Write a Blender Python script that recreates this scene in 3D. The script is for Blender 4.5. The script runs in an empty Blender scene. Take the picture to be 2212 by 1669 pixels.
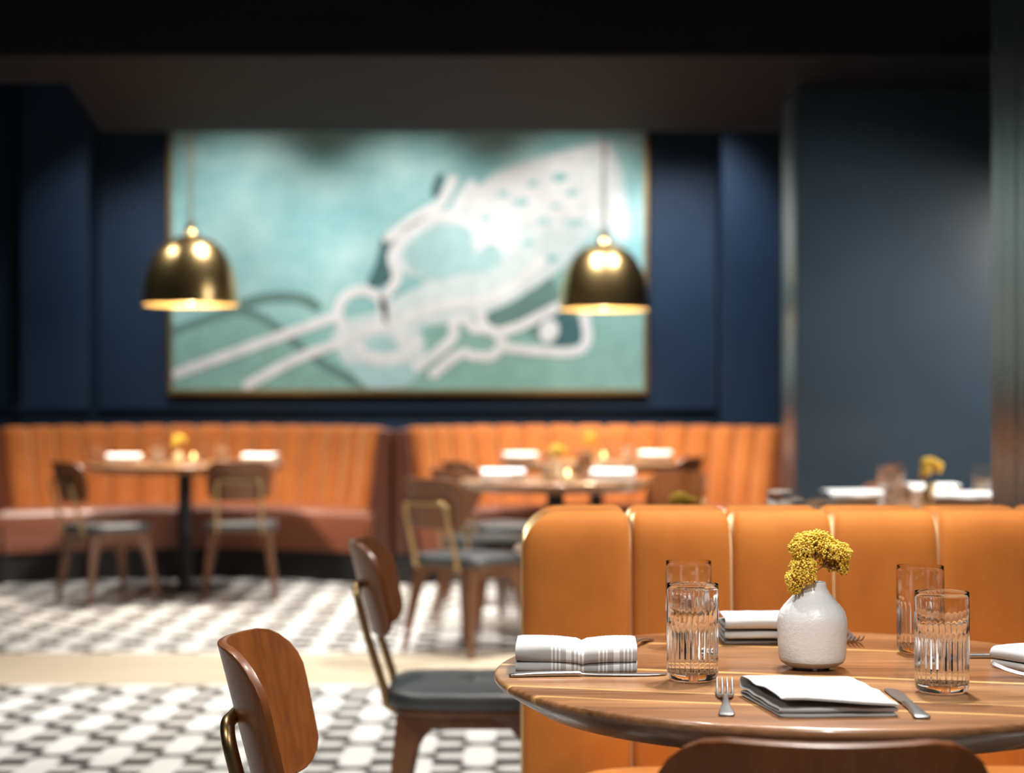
import bpy, bmesh, math, random
from mathutils import Vector, Matrix, noise

random.seed(7)
PI = math.pi
sc = bpy.context.scene
COL = sc.collection
F, PX, HY, CAMZ = 3900.0, 1106.0, 855.0, 1.147     # focal length in px, principal column, horizon row, eye height


def wx(px, D):
    return (px - PX) * D / F


def wz(py, D):
    return CAMZ - (py - HY) * D / F


# ------------------------------------------------------------------ materials
def srgb(r, g, b):
    f = lambda c: (c / 255 / 12.92) if c / 255 <= 0.04045 else ((c / 255 + 0.055) / 1.055) ** 2.4
    return (f(r), f(g), f(b))


class NT:
    def __init__(s, name):
        s.m = bpy.data.materials.new(name)
        s.m.use_nodes = True
        s.t = s.m.node_tree
        s.b = s.t.nodes['Principled BSDF']

    def n(s, typ, **kw):
        nd = s.t.nodes.new(typ)
        for k, v in kw.items():
            setattr(nd, k, v)
        return nd

    def l(s, a, b):
        s.t.links.new(a, b)

    def val(s, sock, v):
        if isinstance(v, bpy.types.NodeSocket):
            s.l(v, sock)
        else:
            sock.default_value = v

    def math(s, op, a, b=None, c=None):
        nd = s.n('ShaderNodeMath', operation=op)
        s.val(nd.inputs[0], a)
        if b is not None:
            s.val(nd.inputs[1], b)
        if c is not None:
            s.val(nd.inputs[2], c)
        return nd.outputs[0]

    def ramp(s, fac, stops, interp='LINEAR'):
        nd = s.n('ShaderNodeValToRGB')
        r = nd.color_ramp
        r.interpolation = interp
        r.elements[0].position, r.elements[0].color = stops[0][0], (*stops[0][1], 1)
        r.elements[1].position, r.elements[1].color = stops[-1][0], (*stops[-1][1], 1)
        for p, c in stops[1:-1]:
            e = r.elements.new(p)
            e.color = (*c, 1)
        s.l(fac, nd.inputs[0])
        return nd.outputs[0]

    def mix(s, fac, a, b, mode='MIX'):
        nd = s.n('ShaderNodeMix', data_type='RGBA', blend_type=mode)
        s.val(nd.inputs[0], fac)
        for sock, v in ((nd.inputs[6], a), (nd.inputs[7], b)):
            if isinstance(v, tuple):
                sock.default_value = (*v[:3], 1)
            else:
                s.l(v, sock)
        return nd.outputs[2]

    def coords(s, scale=(1, 1, 1), rot=(0, 0, 0), loc=(0, 0, 0)):
        tc = s.n('ShaderNodeTexCoord')
        mp = s.n('ShaderNodeMapping')
        mp.inputs['Scale'].default_value = scale
        mp.inputs['Rotation'].default_value = rot
        mp.inputs['Location'].default_value = loc
        s.l(tc.outputs['Object'], mp.inputs[0])
        return mp.outputs[0]

    def noise(s, vec, scale, detail=3, rough=0.55):
        nd = s.n('ShaderNodeTexNoise')
        nd.inputs['Scale'].default_value = scale
        nd.inputs['Detail'].default_value = detail
        nd.inputs['Roughness'].default_value = rough
        s.l(vec, nd.inputs['Vector'])
        return nd.outputs[0]

    def bump(s, h, strength, dist=0.01):
        nd = s.n('ShaderNodeBump')
        nd.inputs['Strength'].default_value = strength
        nd.inputs['Distance'].default_value = dist
        s.l(h, nd.inputs['Height'])
        s.l(nd.outputs[0], s.b.inputs['Normal'])

    def set(s, **kw):
        names = dict(color='Base Color', rough='Roughness', metal='Metallic', spec='Specular IOR Level', coat='Coat Weight',
                     coat_rough='Coat Roughness', sheen='Sheen Weight', sheen_rough='Sheen Roughness', sheen_tint='Sheen Tint',
                     trans='Transmission Weight', ior='IOR', emit='Emission Color', emit_s='Emission Strength')
        for k, v in kw.items():
            i = s.b.inputs[names[k]]
            if isinstance(v, tuple) and len(v) == 3:
                v = (*v, 1)
            s.val(i, v)
        return s


def mat_paint(name, col, rough=0.4, var=0.12, spec=0.5):
    t = NT(name)
    nz = t.noise(t.coords(), 2.2, 4)
    lo = tuple(c * (1 - var) for c in col)
    hi = tuple(c * (1 + var) for c in col)
    t.set(color=t.ramp(nz, [(0.3, lo), (0.7, hi)]), rough=rough, spec=spec)
    t.bump(t.noise(t.coords(), 180, 2), 0.04, 0.002)
    return t.m


def mat_metal(name, col, rough, var=0.12):
    t = NT(name)
    nz = t.noise(t.coords(), 40, 3)
    lo = tuple(c * (1 - var) for c in col)
    t.set(color=t.ramp(nz, [(0.3, lo), (0.7, col)]), metal=1.0, rough=rough)
    return t.m


def mat_wood(name, dark, light, rough, scale=(60, 60, 5), coat=0.15):
    t = NT(name)
    nz = t.noise(t.coords(scale), 1.0, 5, 0.6)
    big = t.noise(t.coords(tuple(c * 0.2 for c in scale)), 1.0, 3)
    f = t.math('ADD', t.math('MULTIPLY', nz, 0.6), t.math('MULTIPLY', big, 0.4))
    t.set(color=t.ramp(f, [(0.32, dark), (0.68, light)]), rough=rough, coat=coat, coat_rough=0.2)
    t.bump(nz, 0.05, 0.001)
    return t.m


def mat_velvet(name, dark, light, sheen, tint):
    t = NT(name)
    nz = t.noise(t.coords((1, 1, 0.7)), 9, 4)
    t.set(color=t.ramp(nz, [(0.3, dark), (0.7, light)]), rough=0.75, spec=0.2, sheen=sheen, sheen_rough=0.32, sheen_tint=tint)
    t.bump(t.noise(t.coords((1, 1, 3)), 500, 2), 0.12, 0.001)
    return t.m


M = {}
M['navy'] = mat_paint('navy_wall_paint', (0.0095, 0.025, 0.054), 0.5, 0.12, 0.3)
M['navy_gloss'] = mat_paint('navy_gloss_paint', (0.030, 0.048, 0.068), 0.30, 0.1, 0.8)
M['navy_panel'] = mat_paint('dark_panel_lacquer', (0.022, 0.040, 0.045), 0.26, 0.1, 0.9)
M['soffit'] = mat_paint('charcoal_lit_soffit_tone', (0.0075, 0.0075, 0.009), 0.6, 0.08, 0.055)  # far soffit band, lighter tone standing in for light reaching its far edge
M['ceiling'] = mat_paint('black_ceiling_and_soffit_shade', (0.0048, 0.0048, 0.0056), 0.9, 0.08, 0.0)  # black of the high ceiling; on the near soffit it paints in shade
M['velvet'] = mat_velvet('amber_velvet', (0.38, 0.116, 0.016), (0.47, 0.153, 0.023), 1.0, (1.0, 0.86, 0.50))
M['velvet_far'] = mat_velvet('rust_velvet', (0.36, 0.105, 0.024), (0.43, 0.138, 0.031), 1.0, (1.0, 0.84, 0.50))
M['leather_rust'] = NT('rust_leather').set(color=(0.20, 0.058, 0.025), rough=0.40, spec=1.0).m
M['leather_dark'] = NT('dark_rust_leather').set(color=(0.085, 0.018, 0.007), rough=0.5).m
M['black'] = mat_paint('black_powder_coat', (0.012, 0.012, 0.013), 0.45)
M['kick'] = mat_paint('black_kickboard', (0.010, 0.009, 0.009), 0.5)
t = NT('black_leather')
t.set(color=(0.034, 0.037, 0.040), rough=0.44, spec=1.0)
t.bump(t.noise(t.coords(), 260, 2), 0.1, 0.001)
M['leather'] = t.m
M['chair_wood'] = mat_wood('walnut_stained_ply', (0.125, 0.034, 0.007), (0.24, 0.075, 0.016), 0.38, (70, 70, 6), 0.25)
M['leg_wood'] = mat_wood('walnut_legs', (0.13, 0.05, 0.02), (0.22, 0.09, 0.04), 0.4, (60, 60, 5), 0.15)
M['brass_tube'] = mat_metal('aged_brass_tube', (0.50, 0.34, 0.16), 0.34)
M['brass'] = mat_metal('polished_brass', (0.66, 0.47, 0.21), 0.30)
M['brass_in'] = NT('brass_lining').set(color=(0.85, 0.6, 0.25), rough=0.4, metal=0.3).m
M['steel'] = mat_metal('cutlery_steel', (0.42, 0.42, 0.425), 0.30, 0.1)
M['bulb'] = NT('warm_bulb').set(color=(1, 0.85, 0.6), emit=(1.0, 0.82, 0.54), emit_s=220.0).m
M['flame'] = NT('candle_flame').set(color=(1, 0.7, 0.3), emit=(1.0, 0.74, 0.40), emit_s=420.0).m
M['wax'] = NT('candle_wax').set(color=(0.85, 0.72, 0.5), rough=0.5).m
M['glass'] = NT('clear_glass').set(color=(1, 1, 1), rough=0.0, trans=1.0, ior=1.45).m
M['amber_glass'] = NT('amber_glass').set(color=(1, 0.93, 0.80), rough=0.03, trans=1.0, ior=1.45).m
t = NT('white_ceramic')
t.set(color=(0.70, 0.705, 0.715), rough=0.45)
h = t.math('ADD', t.noise(t.coords((1, 1, 1.3)), 130, 3), t.math('MULTIPLY', t.noise(t.coords(), 420, 2), 0.4))
t.bump(h, 0.45, 0.0022)
M['ceramic'] = t.m
M['ceramic_neck'] = NT('white_glaze').set(color=(0.70, 0.705, 0.715), rough=0.25).m
M['ceramic_base'] = NT('bare_clay_foot').set(color=(0.60, 0.50, 0.38), rough=0.7).m
M['cream_vase'] = NT('cream_glaze').set(color=(0.62, 0.50, 0.28), rough=0.3).m
t = NT('dried_yarrow')
t.set(color=t.ramp(t.noise(t.coords(), 90, 3), [(0.3, (0.55, 0.34, 0.03)), (0.55, (0.80, 0.55, 0.07)), (0.8, (0.88, 0.70, 0.24))]), rough=0.85)
M['yarrow'] = t.m
M['stem'] = NT('dry_stem').set(color=(0.22, 0.12, 0.045), rough=0.8).m


def mat_table():
    t = NT('walnut_planks')
    ang = math.radians(14)                                  # planks turned slightly clockwise
    tc = t.coords((1, 1, 1), (0, 0, ang))
    sep = t.n('ShaderNodeSeparateXYZ')
    t.l(tc, sep.inputs[0])
    wob = t.noise(t.coords((1.2, 1.2, 1.2)), 2.0, 2)
    v = t.math('ADD', sep.outputs[1], t.math('MULTIPLY', t.math('SUBTRACT', wob, 0.5), 0.012))
    u01 = t.math('ADD', v, 0.5)
    A, B, Cc, Dk = (0.23, 0.105, 0.046), (0.31, 0.150, 0.066), (0.17, 0.072, 0.030), (0.38, 0.205, 0.092)
    S = (0.58, 0.34, 0.13)
    st = [(0.0, B), (0.10, A), (0.18, B)]

    def strip(p, w, before, after):
        return [(p - w, before), (p - w * 0.6, S), (p + w * 0.35, S), (p + w * 0.75, after)]
    st += strip(0.195, 0.007, B, A) + strip(0.269, 0.006, A, Dk)
    st += [(0.34, A), (0.405, Dk), (0.435, A)]
    st += strip(0.458, 0.011, Cc, Cc) + [(0.56, A), (0.66, B)]
    st += strip(0.738, 0.010, B, A) + [(0.80, Cc), (0.90, B), (1.0, A)]
    base = t.ramp(u01, st)
    rotm = t.coords((4, 90, 90), (0, 0, ang))
    grain = t.noise(rotm, 1.6, 6, 0.65)
    grain2 = t.noise(t.coords((1.3, 16, 16), (0, 0, ang)), 1.5, 3, 0.6)
    g = t.math('ADD', t.math('MULTIPLY', grain, 0.55), t.math('MULTIPLY', grain2, 0.45))
    gm = t.ramp(g, [(0.34, (0.42, 0.36, 0.32)), (0.5, (0.95, 0.93, 0.92)), (0.66, (1.40, 1.37, 1.30))])
    t.set(color=t.mix(1.0, base, gm, 'MULTIPLY'), rough=0.3, coat=0.28, coat_rough=0.09, spec=0.4)
    t.bump(grain, 0.04, 0.0008)
    return t.m


M['table'] = mat_table()


def mat_linen(name, striped):
    t = NT(name)
    if striped:
        tc = t.coords()
        sep = t.n('ShaderNodeSeparateXYZ')
        t.l(tc, sep.inputs[0])
        u = t.math('ADD', t.math('MULTIPLY', sep.outputs[0], 1 / 0.2), 0.5)
        g, w = (0.36, 0.357, 0.355), (0.66, 0.655, 0.645)
        st = [(0.0, g)]
        for c in (0.325, 0.352, 0.379):
            st += [(c - 0.006, w), (c + 0.007, g)]
        st += [(0.425, w), (0.462, g)]
        for c in (0.49, 0.517, 0.544):
            st += [(c - 0.006, w), (c + 0.007, g)]
        for c in (0.66, 0.69, 0.715):
            st += [(c - 0.006, w), (c + 0.007, g)]
        st += [(0.765, w), (0.805, g)]
        for c in (0.84, 0.868, 0.895):
            st += [(c - 0.006, w), (c + 0.007, g)]
        col = t.ramp(u, st, 'CONSTANT')
    else:
        wv = t.n('ShaderNodeTexWave')
        wv.inputs['Scale'].default_value = 9.0
        wv.inputs['Distortion'].default_value = 0.3
        t.l(t.coords((0.1, 1, 0)), wv.inputs[0])
        col = t.ramp(wv.outputs[1], [(0.6, (0.43, 0.428, 0.423)), (0.9, (0.54, 0.537, 0.53))])
    t.set(color=col, rough=0.85, spec=0.15, sheen=0.15)
    t.bump(t.noise(t.coords((1, 1, 1)), 900, 2), 0.3, 0.0006)
    return t.m


M['linen'] = mat_linen('white_linen', False)
M['linen_bright'] = NT('bright_white_linen').set(color=(0.82, 0.815, 0.80), rough=0.85, spec=0.15).m
M['linen_stripe'] = mat_linen('grey_striped_linen', True)


def mat_tile():
    t = NT('cross_pattern_floor_tile')
    P = 0.39
    tc = t.coords()
    sep = t.n('ShaderNodeSeparateXYZ')
    t.l(tc, sep.inputs[0])
    ax = t.math('PINGPONG', t.math('ADD', sep.outputs[0], 40 * P + 0.104), P / 2)
    ay = t.math('PINGPONG', t.math('ADD', sep.outputs[1], 40 * P - 6.15), P / 2)
    bx = t.math('SUBTRACT', P / 2, ax)
    by = t.math('SUBTRACT', P / 2, ay)

    def cap(p, q, a, r):
        dp = t.math('MAXIMUM', t.math('SUBTRACT', p, a), 0.0)
        return t.math('SUBTRACT', t.math('SQRT', t.math('ADD', t.math('MULTIPLY', dp, dp), t.math('MULTIPLY', q, q))), r)
    d = None
    lens = t.math('MINIMUM', cap(ay, ax, 0.118, 0.050), cap(by, bx, 0.118, 0.050))
    d = t.math('MINIMUM', lens, t.math('MINIMUM', cap(ax, ay, 0.098, 0.042), cap(bx, by, 0.098, 0.042)))
    k2 = t.n('ShaderNodeMapRange')
    k2.inputs['From Min'].default_value = -0.002
    k2.inputs['From Max'].default_value = 0.002
    t.l(lens, k2.inputs[0])
    k = t.n('ShaderNodeMapRange')
    k.inputs['From Min'].default_value = -0.002
    k.inputs['From Max'].default_value = 0.002
    t.l(d, k.inputs[0])
    nz = t.noise(t.coords(), 3.0, 4)
    white = t.ramp(nz, [(0.3, (0.71, 0.69, 0.655)), (0.7, (0.81, 0.79, 0.755))])
    dark = t.ramp(nz, [(0.3, (0.050, 0.042, 0.040)), (0.7, (0.085, 0.076, 0.072))])
    white = t.mix(k2.outputs[0], white, (0.66, 0.635, 0.595))
    t.set(color=t.mix(k.outputs[0], white, dark), rough=0.5, spec=0.35)
    return t.m


M['tile'] = mat_tile()
M['oak'] = mat_wood('pale_oak_boards', (0.45, 0.37, 0.25), (0.60, 0.505, 0.365), 0.5, (1.2, 22, 1), 0.0)


# ------------------------------------------------------------------ mesh helpers
class MB:
    """verts / faces / material index collector for ONE mesh object"""

    def __init__(s):
        s.v, s.f, s.mi = [], [], []
        s.cur = 0

    def add(s, verts, faces):
        o = len(s.v)
        s.v += [tuple(p) for p in verts]
        for f in faces:
            s.f.append([i + o for i in f])
            s.mi.append(s.cur)

    def box(s, x0, x1, y0, y1, z0, z1, mtx=None):
        vs = [Vector((x, y, z)) for z in (z0, z1) for y in (y0, y1) for x in (x0, x1)]
        if mtx:
            vs = [mtx @ p for p in vs]
        s.add(vs, [(0, 2, 3, 1), (4, 5, 7, 6), (0, 1, 5, 4), (2, 6, 7, 3), (0, 4, 6, 2), (1, 3, 7, 5)])

    def loft(s, rings, closed=True, cap=True):
        n = len(rings[0])
        vs = [p for r in rings for p in r]
        fs = []
        for i in range(len(rings) - 1):
            for j in range(n if closed else n - 1):
                a, b = i * n + j, i * n + (j + 1) % n
                fs.append((a, b, b + n, a + n))
        if cap:
            fs.append(tuple(range(n - 1, -1, -1)))
            fs.append(tuple((len(rings) - 1) * n + j for j in range(n)))
        s.add(vs, fs)

    def lathe(s, prof, seg=48, c=(0, 0, 0), cap=True):
        rings = [[(c[0] + r * math.cos(2 * PI * j / seg), c[1] + r * math.sin(2 * PI * j / seg), c[2] + z) for j in range(seg)] for r, z in prof]
        s.loft(rings, True, cap)

    def tube(s, pts, r, seg=10, cap=True):
        pts = [Vector(p) for p in pts]
        rr = r if isinstance(r, (list, tuple)) else [r] * len(pts)
        rings, prev = [], None
        for i, p in enumerate(pts):
            d = (pts[min(i + 1, len(pts) - 1)] - pts[max(i - 1, 0)]).normalized()
            if prev is None:
                a = d.orthogonal().normalized()
            else:
                a = (prev - d * prev.dot(d)).normalized()
            prev = a
            b = d.cross(a)
            rings.append([p + (a * math.cos(2 * PI * j / seg) + b * math.sin(2 * PI * j / seg)) * rr[i] for j in range(seg)])
        s.loft(rings, True, cap)

    def superquad(s, a, b, c, n, mtx, nu=40, nv=28, post=None, m=None, my=None):
        m = m or n
        my = my or m
        sp = lambda w, e: math.copysign(abs(w) ** e, w)
        rings = []
        for i in range(nv + 1):
            ph = -PI / 2 + PI * i / nv
            cz, sz = max(math.cos(ph), 1e-6), math.sin(ph)
            ring = []
            for j in range(nu):
                th = 2 * PI * j / nu
                p = Vector((a * sp(math.cos(th), 2 / n) * cz ** (2 / m), b * sp(math.sin(th), 2 / n) * cz ** (2 / my), c * sp(sz, 2 / m)))
                if post:
                    p = post(p)
                ring.append(mtx @ p)
            rings.append(ring)
        s.loft(rings, True, True)

    def build(s, name, mats, parent=None, smooth=True, angle=35, bevel=None, loc=None):
        me = bpy.data.meshes.new(name)
        me.from_pydata(s.v, [], s.f)
        mats = mats if isinstance(mats, (list, tuple)) else [mats]
        for m in mats:
            me.materials.append(m)
        for i, p in enumerate(me.polygons):
            p.material_index = s.mi[i]
        bm = bmesh.new()
        bm.from_mesh(me)
        bmesh.ops.recalc_face_normals(bm, faces=bm.faces)
        if bevel:
            w, segs, ang = bevel
            es = [e for e in bm.edges if len(e.link_faces) == 2 and e.calc_face_angle(0) > math.radians(ang)]
            bmesh.ops.bevel(bm, geom=es, offset=w, segments=segs, affect='EDGES', profile=0.5, clamp_overlap=True)
        bm.to_mesh(me)
        bm.free()
        if smooth:
            for p in me.polygons:
                p.use_smooth = True
            me.set_sharp_from_angle(angle=math.radians(angle))
        o = bpy.data.objects.new(name, me)
        COL.objects.link(o)
        if parent:
            o.parent = parent
        if loc:
            o.location = loc
        return o


def thing(name, label, cat, loc=(0, 0, 0), rz=0.0, group=None):
    o = bpy.data.objects.new(name, None)
    o.empty_display_size = 0.1
    COL.objects.link(o)
    o.location = loc
    o.rotation_euler = (0, 0, rz)
    tag(o, label, cat, group)
    return o


def tag(o, label, cat, group=None):
    o['label'] = label
    o['category'] = cat
    if group:
        o['group'] = group
    return o


def struct(o):
    o['kind'] = 'structure'
    return o


def kids(o):
    return [c for c in bpy.data.objects if c.parent == o]


def copy_tree(o, parent=None):
    c = o.copy()
    COL.objects.link(c)
    if parent:
        c.parent = parent
    for ch in kids(o):
        copy_tree(ch, c)
    return c


def dup(src, label, loc, rz=0.0, group=None):
    c = copy_tree(src)
    c.location = loc
    c.rotation_euler = (0, 0, rz)
    c['label'] = label
    if group:
        c['group'] = group
    return c


def rrect(hw, ht, r, n=3):
    """rounded rectangle, points (u, v)"""
    r = min(r, hw * 0.99, ht * 0.99)
    out = []
    for cx, cy, a0 in ((hw - r, ht - r, 0), (-hw + r, ht - r, 90), (-hw + r, -ht + r, 180), (hw - r, -ht + r, 270)):
        for k in range(n + 1):
            a = math.radians(a0 + 90 * k / n)
            out.append((cx + r * math.cos(a), cy + r * math.sin(a)))
    return out


# ------------------------------------------------------------------ the setting
YB = 12.65
XL, XR, YF = -4.6, 4.6, -2.5
b = MB(); b.box(XL, XR, YF, 7.17, -0.1, 0); struct(b.build('floor', M['tile'], smooth=False))
b = MB(); b.box(XL, XR, 8.06, YB, -0.1, 0); struct(b.build('floor_beyond_boards', M['tile'], smooth=False))
b = MB()
for k in range(5):
    y0 = 7.17 + k * 0.178
    b.box(XL, XR, y0 + 0.001, y0 + 0.177, -0.1, 0.0)
struct(b.build('floor_oak_boards', M['oak'], smooth=False))
b = MB(); b.box(XL, XR, YB, YB + 0.1, 0, 3.5); struct(b.build('wall_back', M['navy'], smooth=False))
b = MB(); b.box(XL - 0.1, XL, YF, YB, 0, 3.5); struct(b.build('wall_left', M['navy'], smooth=False))
b = MB(); b.box(XR, XR + 0.1, YF, YB, 0, 3.5); struct(b.build('wall_right', M['navy'], smooth=False))
b = MB(); b.box(XL, XR, YF - 0.1, YF, 0, 3.5); struct(b.build('wall_front', M['navy'], smooth=False))
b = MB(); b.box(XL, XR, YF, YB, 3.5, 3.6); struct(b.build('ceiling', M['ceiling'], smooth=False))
# dropped soffit over the front of the room, with a stepped far edge; light fall-off put into two tones
SZ = 2.55
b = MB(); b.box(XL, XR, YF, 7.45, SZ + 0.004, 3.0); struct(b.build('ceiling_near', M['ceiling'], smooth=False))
pts = [(XL, 7.45), (XR, 7.45), (XR, 9.6), (-2.19, 9.6), (-2.0, 8.1), (XL, 8.1)]
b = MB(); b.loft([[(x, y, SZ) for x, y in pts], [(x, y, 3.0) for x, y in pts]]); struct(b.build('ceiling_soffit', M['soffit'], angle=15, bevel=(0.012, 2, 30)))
# pillar, partition, pilasters
b = MB(); b.box(1.291, 3.2, 8.2, 8.64, 0, SZ); struct(b.build('wall_pillar', M['navy_gloss'], angle=15, bevel=(0.008, 3, 30)))
b = MB()
b.box(1.352, 1.50, YF, 4.837, 0, SZ)
b.box(1.356, 1.50, 4.837, 4.843, 0, SZ)
b.box(1.352, 1.50, 4.843, 4.977, 0, SZ)
b.box(1.356, 1.50, 4.977, 4.983, 0, SZ)
b.box(1.3535, 1.50, 4.983, 5.10, 0, SZ)
struct(b.build('wall_partition', M['navy_panel'], angle=15, bevel=(0.002, 2, 30)))
b = MB(); b.box(1.424, 2.6, 12.23, YB, 0, 3.5); struct(b.build('trim_1', M['navy'], angle=15, bevel=(0.01, 2, 30)))
b = MB(); b.box(wx(45, 12.3), wx(190, 12.3), 12.3, YB, 0, 3.5); struct(b.build('trim_2', M['navy'], angle=15, bevel=(0.01, 2, 30)))
# ledge moulding along the back wall
b = MB()
lp = [(YB, 1.085), (YB - 0.05, 1.085), (YB - 0.05, 1.06), (YB - 0.02, 1.04), (YB - 0.02, 1.03), (YB, 1.03)]
b.loft([[(x, y, z) for y, z in lp] for x in (wx(192, 12.6), 1.424)])
b.loft([[(x, y - 0.35, z) for y, z in lp] for x in (wx(45, 12.3) - 0.02, wx(190, 12.3) + 0.02)])
b.loft([[(x, y, z) for y, z in lp] for x in (XL, wx(45, 12.3))])
struct(b.build('trim_3', M['navy']))

# ------------------------------------------------------------------ painting
YP = 12.59


def cpt(zx, zy):                     # coordinates read off an enlarged crop of the canvas
    return wx(340 + zx / 2.048, YP), wz(270 + zy / 2.048, YP)


pt = thing('framed_painting', 'large framed turquoise painting with loose white figure lines on the back wall', 'painting', (wx(880, YP), YP, 1.18))
x0, x1, z0, z1 = wx(372, YP), wx(1391, YP), wz(842, YP), 3.12
cv = MB()
OX, OZ = pt.location.x, pt.location.z


def flat(poly, layer, mi):
    poly = [(min(max(x, x0 + 0.002), x1 - 0.002), min(max(z, z0 + 0.002), z1)) for x, z in poly]
    cv.cur = mi
    cv.add([(x - OX, -0.0012 * layer, z - OZ) for x, z in poly], [tuple(range(len(poly)))])


def smooth_path(p, k=6, closed=False):
    out = []
    n = len(p)
    for i in range(n if closed else n - 1):
        a, b_, c, d = (p[(i - 1) % n] if closed else p[max(i - 1, 0)]), p[i], p[(i + 1) % n], (p[(i + 2) % n] if closed else p[min(i + 2, n - 1)])
        for j in range(k):
            s = j / k
            out.append(tuple(0.5 * (2 * b_[q] + (c[q] - a[q]) * s + (2 * a[q] - 5 * b_[q] + 4 * c[q] - d[q]) * s * s + (3 * b_[q] - a[q] - 3 * c[q] + d[q]) * s ** 3) for q in range(2)))
    if not closed:
        out.append(p[-1])
    return out


def stroke(p, w, layer, mi):
    p = [Vector(cpt(*q)) for q in smooth_path(p)]
    w = w / 2.048 * YP / F / 2
    L, R_ = [], []
    for i, q in enumerate(p):
        d = (p[min(i + 1, len(p) - 1)] - p[max(i - 1, 0)]).normalized()
        nn = Vector((-d.y, d.x)) * w
        L.append(q + nn); R_.append(q - nn)
    cv.cur = mi
    vs = [(q.x - OX, -0.0012 * layer, q.y - OZ) for q in L + R_]
    n = len(L)
    cv.add(vs, [(i, i + 1, n + i + 1, n + i) for i in range(n - 1)])
    for e in (p[0], p[-1]):
        flat([(e.x + w * math.cos(2 * PI * k / 14), e.y + w * math.sin(2 * PI * k / 14)) for k in range(14)], layer + 0.1, mi)


def blob(p, layer, mi):
    flat([cpt(*q) for q in smooth_path(p, 5, True)], layer, mi)


cv.box(x0 - OX, x1 - OX, 0, 0.03, z0 - OZ, z1 - OZ)
# dark passages first, then pale body, then white lines
blob([(60, 930), (250, 850), (430, 850), (620, 980), (860, 1120), (960, 1180), (60, 1180)], 1, 4)
blob([(1180, 920), (1300, 860), (1500, 780), (1760, 640), (1900, 720), (2140, 800), (2140, 1170), (1000, 1180), (1180, 1060)], 1.2, 4)
stroke([(60, 915), (200, 865), (330, 825), (450, 845), (560, 920), (680, 1020), (800, 1095), (900, 1150)], 38, 2, 3)
stroke([(300, 830), (420, 780), (540, 760), (640, 770), (700, 800)], 50, 2.2, 3)
blob([(1430, 880), (1560, 760), (1720, 670), (1790, 760), (1870, 880), (1880, 960), (1760, 980), (1600, 900)], 2.4, 3)
blob([(1760, 820), (1850, 830), (1885, 950), (1760, 975)], 2.6, 5)
blob([(990, 500), (1030, 470), (1060, 560), (1050, 680), (960, 720), (930, 700), (970, 600)], 2.8, 5)
stroke([(1250, 235), (1230, 300)], 40, 3, 5)
body = [(1060, 560), (1120, 450), (1250, 390), (1360, 330), (1480, 220), (1650, 150), (1870, 95), (1990, 70), (2050, 190), (2085, 380), (2075, 520), (1950, 470), (1850, 560), (1780, 640),
        (1650, 730), (1550, 790), (1400, 850), (1250, 880), (1160, 900), (1185, 960), (1165, 1080), (1100, 1150), (960, 1165), (870, 1110), (790, 1000), (770, 930), (840, 860), (980, 820), (1060, 760), (1190, 690), (1080, 650)]
blob(body, 4, 2)
blob([(1090, 560), (1180, 470), (1300, 440), (1430, 480), (1520, 570), (1480, 640), (1330, 660), (1240, 690), (1130, 640)], 5, 6)
blob([(900, 1000), (980, 930), (1060, 960), (1060, 1010), (980, 1030)], 5, 6)
blob([(820, 1060), (1000, 1070), (1160, 1060), (1110, 1140), (960, 1160)], 5.2, 6)
W = 44
for p in ([(80, 1100), (400, 985), (780, 850)], [(400, 1150), (600, 1040), (780, 970), (950, 900), (1060, 890), (1080, 960)],
          [(820, 900), (800, 810), (850, 745), (930, 735), (990, 780), (1000, 860)],
          [(1020, 860), (1010, 760), (1060, 680), (1040, 590), (1060, 540), (1130, 460), (1250, 405), (1350, 420), (1450, 480), (1560, 540)],
          [(1020, 500), (1100, 440), (1190, 380), (1250, 350), (1310, 240)], [(1390, 260), (1330, 350)],
          [(1060, 870), (1250, 800), (1420, 780), (1570, 720), (1700, 600)],
          [(1430, 830), (1440, 880), (1500, 915), (1600, 890), (1700, 840), (1780, 800)],
          [(1530, 980), (1700, 1000), (1850, 1000), (1900, 950), (1890, 850)],
          [(880, 930), (900, 1000), (980, 1030), (1080, 1020), (1140, 960)]):
    stroke(p, W, 6, 1)
stroke([(1150, 1070), (1300, 950), (1310, 880), (1360, 855), (1400, 900), (1480, 910), (1525, 960), (1480, 1020), (1400, 1020), (1340, 1010), (1220, 1100)], W, 6.4, 1)
for k in range(8):                                     # the net of crossing lines
    a = k / 7
    stroke([(1370 + 40 * a, 300 + 250 * a), (1650 + 30 * a, 200 + 200 * a), (2000 + 60 * a, 90 + 330 * a)], 26, 6.6, 1)
for k in range(6):
    a = k / 5
    stroke([(1500 + 90 * k, 220 - 26 * k), (1560 + 92 * k, 330 - 4 * k), (1600 + 85 * k, 470 - 5 * k)], 20, 6.8, 1)
for q in ((1780, 232, 34), (1610, 342, 34), (1705, 422, 26), (1835, 302, 24), (1450, 412, 24), (1850, 432, 30), (1530, 305, 26), (1660, 260, 24), (1760, 360, 20), (1640, 520, 22), (1745, 590, 26)):
    blob([(q[0] + q[2] * math.cos(2 * PI * k / 8) + q[2] * 0.35 * math.sin(2 * PI * k / 8), q[1] - q[2] * 0.28 * math.cos(2 * PI * k / 8) + q[2] * 0.5 * math.sin(2 * PI * k / 8)) for k in range(8)], 7.2, 0)
blob([(1690, 900), (1720, 860), (1765, 870), (1775, 920), (1740, 960), (1700, 950)], 7, 1)


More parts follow.
